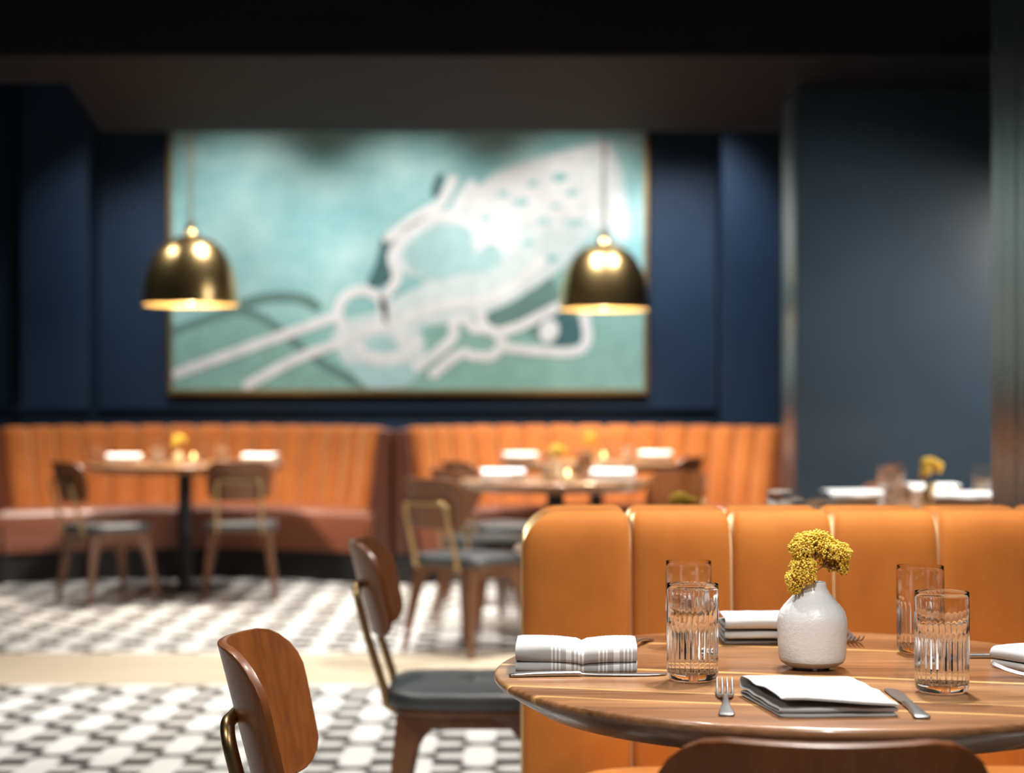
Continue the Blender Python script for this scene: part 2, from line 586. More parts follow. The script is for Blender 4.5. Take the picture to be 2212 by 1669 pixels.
def mat_canvas():
    t = NT('turquoise_paint')
    nz = t.noise(t.coords((1, 1, 1.4)), 1.6, 5, 0.6)
    sep = t.n('ShaderNodeSeparateXYZ')
    t.l(t.coords(), sep.inputs[0])
    c = t.ramp(nz, [(0.32, (0.16, 0.36, 0.38)), (0.5, (0.25, 0.46, 0.475)), (0.68, (0.38, 0.57, 0.575))])
    k = t.n('ShaderNodeMapRange')
    k.inputs['From Min'].default_value = 0.75
    k.inputs['From Max'].default_value = 0.1
    t.l(sep.outputs[2], k.inputs[0])
    t.set(color=t.mix(k.outputs[0], c, (0.22, 0.44, 0.39)), rough=0.7, spec=0.2)
    return t.m


def mat_brush(name, c):
    t = NT(name)
    t.set(color=t.ramp(t.noise(t.coords((2, 1, 2)), 4, 4), [(0.3, tuple(q * 0.82 for q in c)), (0.7, c)]), rough=0.75, spec=0.2)
    return t.m


pm = [mat_canvas(), mat_brush('white_line_paint', (0.70, 0.715, 0.72)), mat_brush('pale_body_paint', (0.56, 0.655, 0.665)), mat_brush('grey_green_paint', (0.12, 0.215, 0.20)),
      mat_brush('sea_green_paint', (0.22, 0.40, 0.36)), mat_brush('slate_teal_paint', (0.055, 0.13, 0.14)), mat_brush('ice_blue_paint', (0.36, 0.55, 0.575))]
cv.build('canvas', pm, pt, smooth=False)
b = MB()
fw = 0.028
for (xa, xb, za, zb) in ((x0 - fw, x1 + fw, z0 - fw, z0), (x0 - fw, x1 + fw, z1, z1 + fw), (x0 - fw, x0, z0, z1), (x1, x1 + fw, z0, z1)):
    b.box(xa - OX, xb - OX, -0.02, 0.045, za - OZ, zb - OZ)
b.build('frame', mat_metal('gilt_frame', (0.42, 0.27, 0.10), 0.4), pt, smooth=False)

# ------------------------------------------------------------------ round tables


def make_table(label, loc, r, base=0.2):
    t = thing('round_table', label, 'table', loc)
    b = MB()
    prof = [(0.0, 0.703), (r - 0.062, 0.703), (r - 0.056, 0.7045), (r - 0.0075, 0.7335), (r - 0.002, 0.738), (r, 0.742), (r - 0.0008, 0.7465), (r - 0.0035, 0.749), (r - 0.006, 0.75), (0.0, 0.75)]
    prof = [(max(a, 1e-4), z) for a, z in prof]
    b.lathe(prof, 128)
    b.build('tabletop', M['table'], t, angle=50)
    b = MB(); b.lathe([(0.042, 0.02), (0.042, 0.69), (0.11, 0.695), (0.11, 0.703)], 28); b.build('pole', M['black'], t)
    b = MB(); b.lathe([(0.0001, 0), (base, 0), (base, 0.012), (base - 0.01, 0.018), (0.06, 0.03), (0.0001, 0.03)], 56); b.build('base_plate', M['black'], t)
    return t


TX, TY, TZ = 0.431, 2.607, 0.75
make_table('round walnut table in front, set with fluted glasses and a white vase', (TX, TY, 0), 0.457)
make_table('round table behind the front amber booth, only its flowers and glasses showing', (0.46, 4.78, 0), 0.457)
make_table('round dark wood table set for dining in front of the blue pillar', (1.55, 6.7, 0), 0.457)
make_table('round table with a lit candle in front of the right curved booth', (0.206, 8.55, 0), 0.457, 0.1)
make_table('round table inside the right curved booth under the right brass pendant', (0.51, 10.95, 0), 0.59)
make_table('round table inside the left curved booth under the left brass pendant', (-1.934, 10.68, 0), 0.59, 0.27)

# ------------------------------------------------------------------ chairs


def make_chair(label, loc, rz):
    t = thing('dining_chair', label, 'chair', loc, rz)
    lean = math.tan(math.radians(14.5))
    # curved plywood back
    zt, zb, W2 = 0.79, 0.565, 0.178
    hgt = zt - zb
    rt, rb = 0.075, 0.055
    rows = []
    vs = [0, 0.02, 0.06, 0.12, 0.2, 0.29, 0.36, 0.5, 0.62, 0.72, 0.8, 0.88, 0.94, 0.98, 1]
    nu = 24
    th = 0.013
    for v in vs:
        z = zb + v * hgt
        w = W2 * (0.93 + 0.07 * v)
        dt, db = zt - z, z - zb
        if dt < rt:
            w = w - rt + math.sqrt(max(rt * rt - (rt - dt) ** 2, 0))
        elif db < rb:
            w = w - rb + math.sqrt(max(rb * rb - (rb - db) ** 2, 0))
        rows.append((z, w))
    fr, bk = [], []
    for z, w in rows:
        for i in range(nu + 1):
            x = -w + 2 * w * i / nu
            cy = 0.075 * (abs(x) / W2) ** 2.0
            yy = -0.205 - (z - 0.42) * lean + cy
            sl = 0.075 * 2.0 * x / W2 ** 2
            nl = math.sqrt(1 + sl * sl)
            fr.append((x, yy, z))
            bk.append((x + sl / nl * th, yy - th / nl, z - th * 0.2))
    n, m = nu + 1, len(rows)
    fs = []
    for i in range(m - 1):
        for j in range(nu):
            a = i * n + j
            fs.append((a, a + 1, a + n + 1, a + n))
            fs.append((a + m * n, a + n + m * n, a + n + 1 + m * n, a + 1 + m * n))
    per = [j for j in range(n)] + [i * n + nu for i in range(1, m)] + [(m - 1) * n + j for j in range(nu - 1, -1, -1)] + [i * n for i in range(m - 2, 0, -1)]
    for k in range(len(per)):
        a, c = per[k], per[(k + 1) % len(per)]
        fs.append((a, c, c + m * n, a + m * n))
    b = MB(); b.add(fr + bk, fs)
    b.build('backrest', M['chair_wood'], t, bevel=(0.0045, 3, 50), angle=60)
    # bent brass tube: inverted U behind the back, running down and forward beneath the seat
    hw, zc = 0.122, 0.70
    yb = lambda z: -0.205 - (z - 0.42) * lean - 0.0115 * min(max((z - 0.40) / 0.12, 0.0), 1.0)
    side = [(0.17, 0.392), (0.0, 0.388), (-0.16, 0.384), (-0.19, 0.388), (-0.207, 0.40), (yb(0.44), 0.44), (yb(0.56), 0.56), (yb(0.61), 0.61)]
    left = [(-hw, y, z) for y, z in side]
    top = []
    for k in range(0, 7):
        a = PI - PI / 2 * k / 6
        top.append((-hw + 0.035 + 0.035 * math.cos(a), yb(0.646 + 0.035 * math.sin(a)), 0.646 + 0.035 * math.sin(a)))
    right = [(-x, y, z) for x, y, z in reversed(left + top)]
    b = MB(); b.tube(left + top + right, 0.0105, 12); b.build('tube_frame', M['brass_tube'], t, angle=60)
    # seat pad with crossed seams and a centre button
    nR, nA = 26, 72
    sq = lambda a, n_: (abs(math.cos(a)) ** n_ + abs(math.sin(a)) ** n_) ** (-1 / n_)
    vs_, fs_ = [], []

    def ztop(x, y, r):
        z = 0.446 - 0.010 * r ** 4
        for q in (x, y):
            z -= 0.0035 * math.exp(-(q / 0.008) ** 2)
        z -= 0.010 * math.exp(-((x * x + y * y) / 0.0010))
        return z
    prof = [k / nR for k in range(1, nR + 1)]
    vs_.append((0, 0, ztop(0, 0, 0)))
    for r in prof:
        for j in range(nA):
            a = 2 * PI * (j + 0.5) / nA
            q = sq(a, 4.5) * 0.205 * r
            x, y = q * math.cos(a), q * math.sin(a)
            vs_.append((x, y, ztop(x, y, r)))
    for sc_, z in ((1.018, 0.428), (1.024, 0.412), (1.018, 0.402), (0.99, 0.398)):
        for j in range(nA):
            a = 2 * PI * (j + 0.5) / nA
            q = sq(a, 4.5) * 0.205 * sc_
            vs_.append((q * math.cos(a), q * math.sin(a), z))
    for j in range(nA):
        fs_.append((0, 1 + j, 1 + (j + 1) % nA))
    L = nR + 4
    for i in range(L - 1):
        for j in range(nA):
            a, c = 1 + i * nA + j, 1 + i * nA + (j + 1) % nA
            fs_.append((a, c, c + nA, a + nA))
    fs_.append(tuple(1 + (L - 1) * nA + j for j in range(nA)))
    b = MB(); b.add(vs_, fs_); pad = b.build('seat_pad', M['leather'], t, angle=70)
    b = MB(); b.lathe([(0.0001, 0.4405), (0.006, 0.4395), (0.008, 0.4375), (0.008, 0.434)], 14); b.build('button', M['leather'], pad)
    # ply seat board and apron
    b = MB()
    for s_, za, zb_ in ((0.97, 0.380, 0.3985),):
        rings = []
        for z in (za, zb_):
            rings.append([(sq(2 * PI * j / nA, 4.5) * 0.205 * s_ * math.cos(2 * PI * j / nA), sq(2 * PI * j / nA, 4.5) * 0.205 * s_ * math.sin(2 * PI * j / nA), z) for j in range(nA)])
        b.loft(rings)
    b.build('seat_board', M['leg_wood'], t, bevel=(0.004, 2, 50), angle=50)
    for s_ in (-1, 1):
        b = MB()
        b.box(s_ * 0.150 - 0.012, s_ * 0.150 + 0.012, -0.145, 0.145, 0.345, 0.381)
        b.build('apron', M['leg_wood'], t, angle=15, bevel=(0.004, 2, 50))
    for sx in (-1, 1):
        for sy in (-1, 1):
            rings = []
            for k in range(15):
                q = k / 14
                z = 0.381 * (1 - q)
                cx = sx * (0.148 + 0.052 * q)
                cy = sy * (0.150 + 0.055 * q)
                hx = 0.019 - 0.008 * q
                flare = 0.085 * math.exp(-(0.381 - z) / 0.035)
                hy = 0.030 - 0.018 * q
                y_out, y_in = cy + sy * hy, cy - sy * (hy + flare)
                c_, h_ = (y_out + y_in) / 2, abs(y_out - y_in) / 2
                rings.append([(cx + u, c_ + v, z) for u, v in rrect(hx, h_, 0.007)])
            b = MB(); b.loft(rings); b.build('leg', M['leg_wood'], t, angle=50)
    return t


R_ = math.radians
chair0 = make_chair('wooden chair at bottom right, tucked under the near edge of the front table', (0.345, 2.162, 0), R_(-3))
CH = [
    ('lone wooden chair back turned sideways left of the front table', (-0.120, 2.67), -91.5),
    ('wooden chair with black tufted seat left of the amber booth', (-0.095, 4.50), -91),
    ('wooden chair seen from behind, at left of the candlelit table, nearest of three', (-0.20, 8.125), -40),
    ('wooden chair just behind the nearest chair left of the candlelit table', (-0.11, 9.08), -55),
    ('farthest chair in the row left of the candlelit table, by the right curved booth', (-0.09, 10.05), -58),
    ('wooden chair at the right of the candlelit table, curved inside toward the viewer', (0.62, 8.40), 135),
    ('dark brown wooden chair at the right end of the right curved booth table', (0.84, 10.77), 60),
    ('wooden chair at the left end of the left booth table, turned sideways', (-2.26, 10.08), -51),
    ('wooden chair seen straight from behind, in front of the left curved booth', (-1.54, 10.25), 6),
    ('wooden chair behind the table at the blue pillar, mostly hidden by glasses', (1.607, 7.22), 180),
]
for lab, (x, y), a in CH:
    dup(chair0, lab, (x, y, 0), R_(a))

# ------------------------------------------------------------------ front booth (double sided)
bo = thing('booth_bench', 'amber velvet channel-tufted booth bench behind the front table', 'booth', (0.68, 3.5, 0))
seams = [0.019, 0.226, 0.416, 0.609, 0.808, 1.0, 1.19, 1.335]
zlo, zhi = 0.06, 0.93


def row(mb, yc, hd, lean, base_y):
    for i in range(len(seams) - 1):
        xa, xb = seams[i], seams[i + 1]
        a, c = (xb - xa) / 2 + 0.0015, (zhi - zlo) / 2

        def post(p, a=a, c=c, first=(i == 0)):
            if first:
                Rr = 0.085
                dx, dz = p.x + a - Rr, p.z - c + Rr
                if dx < 0 and dz > 0:
                    l = math.hypot(dx, dz)
                    if l > Rr:
                        p = Vector((-a + Rr + dx * Rr / l, p.y, c - Rr + dz * Rr / l))
            return Vector((p.x, p.y + lean * (p.z + c), p.z))
        mb.superquad(a, hd, c, 6.5, Matrix.Translation(((xa + xb) / 2 - 0.68, yc - base_y, (zlo + zhi) / 2)), 72, 80, post, 14.0, 3.6)


b = MB(); row(b, 3.405, 0.072, 0.08, 3.5); b.build('backrest', M['velvet'], bo, angle=80)
b = MB(); row(b, 3.665, 0.072, -0.08, 3.5); rb_ = b.build('rear_backrest', M['velvet'], bo, angle=80)
b = MB(); b.superquad(0.61, 0.23, 0.065, 9, Matrix.Translation((0.725 - 0.68, 3.14 - 3.5, 0.40)), 64, 24); b.build('seat', M['velvet'], bo, angle=80)
b = MB(); b.superquad(0.61, 0.22, 0.065, 9, Matrix.Translation((0.725 - 0.68, 3.94 - 3.5, 0.40)), 64, 24); b.build('rear_seat', M['velvet'], bo, angle=80)
b = MB(); b.box(0.11 - 0.68, 1.335 - 0.68, -0.52, 0.60, 0, 0.335); b.build('base', M['kick'], bo, angle=15, bevel=(0.005, 2, 30))

# ------------------------------------------------------------------ curved booths at the back


def curved_booth(label, cx, half):
    t = thing('curved_booth', label, 'booth', (cx, 11.2, 0))
    apex, tip = 0.72, 0.0            # local y of the back at the middle and at the ends
    sag = apex - tip
    R = (half * half + sag * sag) / (2 * sag)
    phi = math.asin(half / R)
    N = 15
    b = MB()
    for k in range(N):
        a = -phi + 2 * phi * (k + 0.5) / N
        w = R * phi / N
        rr = R - 0.03
        x, y = rr * math.sin(a), apex - R + rr * math.cos(a)
        m = Matrix.Translation((x, y, 0.66)) @ Matrix.Rotation(-a, 4, 'Z') @ Matrix.Rotation(R_(-7), 4, 'X')
        b.superquad(w + 0.002, 0.075, 0.295, 2.35, m, 36, 28, None, 12, 6)
    b.build('backrest', M['velvet_far'], t, angle=80)

    def ring(z, off, n=28):
        out = []
        for i in range(n + 1):
            a = -phi + 2 * phi * i / n
            out.append(((R - 0.0) * math.sin(a), apex - R + R * math.cos(a), z))
        hx = half - 0.03
        for i in range(n + 1):
            x = hx - 2 * hx * i / n
            out.append((x, 0.13 - 0.43 * (x / half) ** 2 + off, z))
        return out
    b = MB()
    b.loft([ring(0.19, 0.012), ring(0.40, 0.0), ring(0.43, 0.008), ring(0.447, 0.028), ring(0.452, 0.06)])
    b.build('seat', M['leather_rust'], t, angle=50)
    b = MB(); b.loft([ring(0.0, 0.05), ring(0.19, 0.05)]); b.build('kickboard', M['kick'], t, angle=50)
    for s in (-1, 1):
        b = MB()
        q = [(half - 0.085, 0.19), (half + 0.08, 0.19), (half + 0.08, 0.935), (half + 0.0, 0.945)]
        b.loft([[(s * x, y, z) for x, z in q] for y in (-0.26, 0.14)])
        b.build('end_panel', M['leather_dark'], t, angle=15, bevel=(0.012, 3, 30))
        b = MB(); b.box(min(s * (half - 0.06), s * (half + 0.079)), max(s * (half - 0.06), s * (half + 0.079)), -0.24, 0.14, 0, 0.19)
        b.build('end_kickboard', M['kick'], t)
    return t


curved_booth('curved rust velvet booth at back left, under the left brass pendant', -1.985, 1.17)
curved_booth('curved rust velvet booth at back right, ending by the blue pillar', 0.515, 1.15)

# ------------------------------------------------------------------ pendants


def make_pendant(label, loc):
    t = thing('pendant_lamp', label, 'pendant lamp', loc, 0, 'brass dome pendants')
    r, h = 0.272, 0.40
    out = []
    for k in range(0, 25):
        q = k / 24
        a = q * PI / 2
        out.append((max(r * math.cos(a) ** 0.80, 0.045) if k < 24 else 0.045, 0.03 + (h - 0.03) * math.sin(a) ** 1.0))
    out = [(r + 0.004, 0.0), (r + 0.004, 0.006), (r, 0.03)] + out[1:]
    inn = [(a - 0.006, z - 0.004) for a, z in reversed(out[2:]) if a > 0.05] + [(r - 0.002, 0.001)]
    b = MB(); b.lathe(out, 72, cap=False); sh = b.build('lamp_shade', M['brass'], t, angle=60)
    b = MB(); b.lathe([(max(a, 0.03), z) for a, z in inn], 72, cap=False); b.build('shade_lining', M['brass_in'], sh, angle=60)
    b = MB(); b.lathe([(0.05, h - 0.012), (0.045, h + 0.01), (0.026, h + 0.035), (0.026, h + 0.07), (0.012, h + 0.085), (0.0001, h + 0.085)], 28); b.build('cap', M['brass'], t)
    b = MB()
    z = h + 0.085
    k = 0
    while loc[2] + z < 3.5 - 0.03:                        # chain of alternating oval links
        m = Matrix.Translation((0, 0, z + 0.02)) @ Matrix.Rotation(PI / 2 * (k % 2), 4, 'Z')
        pts = [m @ Vector((0.011 * math.cos(2 * PI * i / 12), 0, 0.024 * math.sin(2 * PI * i / 12))) for i in range(13)]
        b.tube(pts, 0.0032, 5, cap=False)
        z += 0.037
        k += 1
    b.build('chain', M['brass'], t)
    b = MB(); b.tube([(0, 0, h + 0.08), (0, 0, 3.49 - loc[2])], 0.003, 6); b.build('cord', M['brass_tube'], t)
    b = MB(); b.lathe([(0.0001, 3.475 - loc[2]), (0.055, 3.475 - loc[2]), (0.06, 3.49 - loc[2]), (0.06, 3.5 - loc[2])], 28); b.build('ceiling_rose', M['brass'], t)
    b = MB(); b.lathe([(0.0001, 0.012), (0.022, 0.02), (0.035, 0.045), (0.035, 0.06), (0.02, 0.095), (0.016, 0.12), (0.0001, 0.12)], 28); b.build('bulb', M['bulb'], t)
    b = MB(); b.lathe([(0.02, 0.115), (0.022, 0.20), (0.022, h - 0.01)], 20); b.build('socket', M['black'], t)
    return t


PEND = [(wx(412, 10.45), 10.45, 1.672), (wx(1305, 11.0), 11.0, 1.672)]
pd = make_pendant('left brass dome pendant lamp hanging before the edge of the painting', PEND[0])
p2 = dup(pd, 'right brass dome pendant lamp hanging over the white lines of the painting', PEND[1])

# ------------------------------------------------------------------ glasses


def make_glass(label, loc):
    t = thing('drinking_glass', label, 'glass', loc)
    H, r = 0.135, 0.036
    ribs = 26
    seg = ribs * 6
    prof = []                                             # (radius, z, rib amount)
    for rr, z in ((0.0002, 0.0012), (0.020, 0.0004), (0.026, 0.0), (0.0300, 0.0014), (0.0335, 0.0048), (0.0353, 0.0095), (0.036, 0.016), (0.0362, 0.05), (0.0362, 0.10), (0.0360, 0.128)):
        prof.append((rr, z, 0))
    prof += [(0.03592, 0.1346, 0), (0.0357, 0.135, 0), (0.03548, 0.1346, 0), (0.0354, 0.128, 0), (0.0353, 0.086, 0)]
    for z, am in ((0.081, 0.12), (0.0785, 0.5), (0.075, 0.85), (0.069, 1.0), (0.05, 1.0), (0.035, 1.0), (0.022, 1.0)):
        prof.append((0.0342 - 0.0006 * am, z, am))
    prof += [(0.0315, 0.0155, 0.8), (0.027, 0.0125, 0.45), (0.015, 0.0115, 0.1), (0.0002, 0.0112, 0)]
    rings = []
    for rr, z, am in prof:
        ring = []
        for j in range(seg):
            a = 2 * PI * j / seg
            q = rr - am * 0.0031 * (0.5 - 0.5 * math.cos(ribs * a)) ** 0.8
            ring.append((q * math.cos(a), q * math.sin(a), z))
        rings.append(ring)
    b = MB(); b.loft(rings); b.build('glass_body', M['glass'], t, angle=75)
    return t


Z = TZ + 0.0005
gl = make_glass('fluted glass in front at left, beside the fork on the front table', (0.2516, 2.515, Z))
GL = [('fluted glass standing right behind the left front glass', (0.280, 2.862, Z)),
      ('fluted glass in front at right, beside the table knife on the front table', (0.575, 2.415, Z)),
      ('fluted glass behind the right front glass, near the velvet bench', (0.629, 2.782, Z)),
      ('glass peeking over the amber booth, farther of the two', (0.742, 5.0, Z)),
      ('glass peeking over the amber booth, at right of its pair', (0.716, 4.62, Z)),
      ('glass left of the yellow flowers on the pillar table, front one of the pair', (wx(1916, 6.62), 6.62, Z)),
      ('glass left of the yellow flowers on the pillar table, back one of the pair', (wx(1934, 6.9), 6.9, Z)),
      ('glass at the right edge of the pillar table beside the dark partition', (wx(2124, 6.72), 6.72, Z)),
      ('glass left of the candle on the candlelit table', (wx(1188, 8.3), 8.3, Z)),
      ('glass right of the candle on the candlelit table', (wx(1262, 8.7), 8.7, Z)),
      ('glass at the left of the right booth table, behind the folded napkin', (wx(1118, 11.15), 11.15, Z)),
      ('glass just right of the flowers on the right booth table', (wx(1322, 11.1), 11.1, Z)),
      ('glass farthest right of the flowers on the right booth table', (wx(1358, 10.75), 10.75, Z)),
      ('leftmost glass on the left booth table, beside the left napkin', (wx(206, 10.55), 10.55, Z)),
      ('glass left of the flowers on the left booth table', (wx(338, 10.4), 10.4, Z)),
      ('glass close behind the glass left of the flowers, left booth table', (wx(352, 10.95), 10.95, Z)),
      ('glass just right of the candle on the left booth table', (wx(438, 10.9), 10.9, Z)),
      ('glass midway between candle and white napkin on the left booth table', (wx(478, 10.5), 10.5, Z))]
for lab, loc in GL:
    dup(gl, lab, loc)

# ------------------------------------------------------------------ vase and dried yarrow
VX, VY = 0.438, 2.635
va = thing('ceramic_vase', 'white textured ceramic vase in the middle of the front table', 'vase', (VX, VY, TZ))
mm = lambda y, hw: (hw / 7150, (1533 - y) / 7150)
b = MB()
b.lathe([(0.0001, 0.003)] + [mm(1512, 190), mm(1505, 240), mm(1488, 285), mm(1465, 320), mm(1442, 336)], 72)
b.build('clay_foot', M['ceramic_base'], va, angle=60)
b = MB()
body_p = [mm(1445, 334), mm(1425, 343), mm(1390, 347), mm(1300, 354), mm(1200, 359), mm(1110, 362), mm(1050, 361), mm(1000, 355), mm(950, 340), mm(915, 322), mm(880, 297), mm(850, 270)]
b.lathe(body_p, 96, cap=False)
vb = b.build('vase_body', M['ceramic'], va, angle=80)
b = MB()
neck = [mm(850, 270), mm(820, 243), mm(790, 217), mm(760, 193), mm(730, 172), mm(700, 155), mm(675, 148), mm(650, 145), mm(638, 143), mm(632, 138), mm(632, 130), mm(640, 126), mm(700, 126), mm(760, 150), mm(900, 250), mm(1300, 320), mm(1440, 300), mm(1460, 0.5)]
b.lathe(neck, 96, cap=False)
b.build('neck', M['ceramic_neck'], va, angle=80)
for k in range(3):
    a = 2 * PI * k / 3 + 0.5
    b = MB(); b.lathe([(0.0001, 0.0), (0.0035, 0.0), (0.004, 0.004), (0.0001, 0.0045)], 14, (0.027 * math.cos(a), 0.027 * math.sin(a), 0)); b.build('rubber_foot', M['ceramic_neck'], va)


def ico_pts():
    g = (1 + 5 ** 0.5) / 2
    v = [Vector(p).normalized() for p in ((-1, g, 0), (1, g, 0), (-1, -g, 0), (1, -g, 0), (0, -1, g), (0, 1, g), (0, -1, -g), (0, 1, -g), (g, 0, -1), (g, 0, 1), (-g, 0, -1), (-g, 0, 1))]
    f = [(0, 11, 5), (0, 5, 1), (0, 1, 7), (0, 7, 10), (0, 10, 11), (1, 5, 9), (5, 11, 4), (11, 10, 2), (10, 7, 6), (7, 1, 8), (3, 9, 4), (3, 4, 2), (3, 2, 6), (3, 6, 8), (3, 8, 9), (4, 9, 5), (2, 4, 11), (6, 2, 10), (8, 6, 7), (9, 8, 1)]
    return v, f


ICV, ICF = ico_pts()


def make_yarrow(label, loc):
    t = thing('dried_flower_sprig', label, 'dried flowers', loc)
    rnd = random.Random(3)
    root = Vector((0, 0, 0.05))
    fork = Vector((0.004, -0.004, 0.142))
    stems = MB()
    stems.tube([root, Vector((0.001, 0, 0.10)), fork], [0.0016, 0.0018, 0.0016], 7)
    q = lambda zx, zy, y: Vector(((zx - 549) / 7150, y, (1533 - zy) / 7150))
    # several overlapping umbels per head: (centre, radii, tilt direction)
    heads = [
        [(q(520, 255, -0.002), (0.026, 0.024, 0.020)), (q(420, 280, -0.006), (0.017, 0.018, 0.015)), (q(620, 200, 0.002), (0.020, 0.02, 0.014)), (q(690, 250, 0.0), (0.015, 0.018, 0.014)), (q(600, 320, 0.012), (0.020, 0.014, 0.013)), (q(450, 330, -0.012), (0.014, 0.014, 0.011))],
        [(q(790, 330, -0.004), (0.022, 0.022, 0.017)), (q(700, 310, -0.012), (0.017, 0.016, 0.013)), (q(860, 340, 0.0), (0.008, 0.012, 0.009)), (q(715, 420, 0.014), (0.016, 0.012, 0.012)), (q(830, 450, 0.002), (0.014, 0.016, 0.012)), (q(870, 500, 0.006), (0.008, 0.012, 0.009)), (q(760, 460, 0.012), (0.014, 0.014, 0.010))],
        [(q(440, 500, -0.02), (0.019, 0.019, 0.017)), (q(360, 590, -0.022), (0.017, 0.017, 0.015)), (q(500, 430, -0.016), (0.010, 0.014, 0.008)), (q(345, 680, -0.020), (0.010, 0.013, 0.009)), (q(375, 460, -0.010), (0.010, 0.012, 0.010)), (q(470, 560, -0.026), (0.013, 0.012, 0.011))],
    ]
    for hd in heads:
        b = MB()
        base_dir = (sum((c for c, r in hd), Vector()) / len(hd) - fork)
        mid = fork + base_dir * 0.42
        stems.tube([fork, fork + base_dir * 0.2, mid], [0.0014, 0.0012, 0.001], 6)
        for c, r in hd:
            stems.tube([mid, (mid + c) / 2 + Vector((0, 0, -0.003)), c], [0.0008, 0.0007, 0.0006], 5)
            away = (c - fork).normalized()
            n = int(5.2 * (r[0] + r[1]) * (r[2] + r[1]) / (0.0021 ** 2) / 5)
            for k in range(n):
                z = 1 - 2 * (k + 0.5) / n
                ph = k * 2.39996 + rnd.uniform(-0.2, 0.2)
                d = Vector((math.sqrt(1 - z * z) * math.cos(ph), math.sqrt(1 - z * z) * math.sin(ph), z))
                if d.dot(away) < -0.45:
                    continue
                lump = 1 + 0.22 * noise.noise(Vector((d.x * 2.4, d.y * 2.4, d.z * 2.4)) + c * 90)
                p = c + Vector((d.x * r[0], d.y * r[1], d.z * r[2])) * lump * rnd.uniform(0.90, 1.04)
                s = rnd.uniform(0.0012, 0.0021)
                b.add([p + v * s for v in ICV], ICF)
                if k % 6 == 0:
                    stems.tube([mid + (c - mid) * 0.6, p], 0.00035, 4, cap=False)
        b.build('flower_head', M['yarrow'], t, angle=180)
    stems.build('stems', M['stem'], t, angle=80)
    return t


ya = make_yarrow('dried yellow yarrow sprig standing in the white vase on the front table', (VX, VY, TZ))

# tall bud vases with yarrow on the other tables
bv = thing('bud_vase', 'slim cream bud vase on the pillar table, holding yellow flowers', 'vase', (wx(2010, 6.66), 6.66, TZ))
b = MB()
b.lathe([(0.0001, 0.0), (0.028, 0.0), (0.032, 0.006), (0.033, 0.03), (0.030, 0.055), (0.022, 0.075), (0.019, 0.09), (0.021, 0.096), (0.0185, 0.096), (0.016, 0.088), (0.016, 0.03), (0.0001, 0.028)], 40)
b.build('vase_body', M['cream_vase'], bv, angle=60)
y2 = dup(ya, 'yellow flower bunch in the bud vase on the pillar table', (wx(2006, 6.66), 6.66, TZ))
y2.scale = (0.9, 0.9, 0.85)
bv.scale = (1, 1, 0.8)
BV = [('bud vase on the candlelit table, left of the candle', 'low yellow flowers left of the candle on the candlelit table', wx(1200, 8.6), 8.6, -0.03),
      ('bud vase in the middle of the right booth table', 'yellow flowers rising from the middle of the right booth table', wx(1272, 10.95), 10.95, -0.01),
      ('bud vase in the middle of the left booth table', 'yellow flowers rising from the middle of the left booth table', wx(384, 10.68), 10.68, -0.01),
      ('bud vase hidden behind the amber booth on the table there', 'yellow flower tops peeking over the amber booth', wx(1466, 4.7), 4.7, -0.12)]
for la, lb, x, y, dz in BV:
    v = dup(bv, la, (x, y, TZ))
    c = dup(ya, lb, (x, y, TZ), R_(25))
    c.scale = (0.9, 0.9, 0.85 + dz)
    v.scale = (1, 1, 0.8 + dz)

# ------------------------------------------------------------------ votive candles
vc = thing('votive_candle', 'lit candle in a glass cup on the candlelit table', 'candle', (wx(1226, 8.22), 8.22, TZ))
b = MB(); b.lathe([(0.0001, 0.001), (0.028, 0.001), (0.030, 0.004), (0.032, 0.065), (0.0305, 0.066), (0.0285, 0.012), (0.0001, 0.010)], 36); b.build('glass_cup', M['amber_glass'], vc, angle=60)
b = MB(); b.lathe([(0.0001, 0.0108), (0.026, 0.0125), (0.026, 0.030), (0.0001, 0.029)], 28); b.build('wax', M['wax'], vc)
b = MB(); b.lathe([(0.0001, 0.031), (0.0045, 0.036), (0.006, 0.042), (0.0045, 0.051), (0.002, 0.058), (0.0001, 0.062)], 16); b.build('flame', M['flame'], vc)
for lab, x, y in (('lit candle in a glass cup on the right booth table', wx(1304, 10.7), 10.7),
                  ('lit candle in a glass cup on the left booth table', wx(418, 10.45), 10.45),
                  ('lit candle in a glass cup right of the flowers on the pillar table', wx(2060, 6.62), 6.62)):
    dup(vc, lab, (x, y, TZ))

# ------------------------------------------------------------------ folded napkins


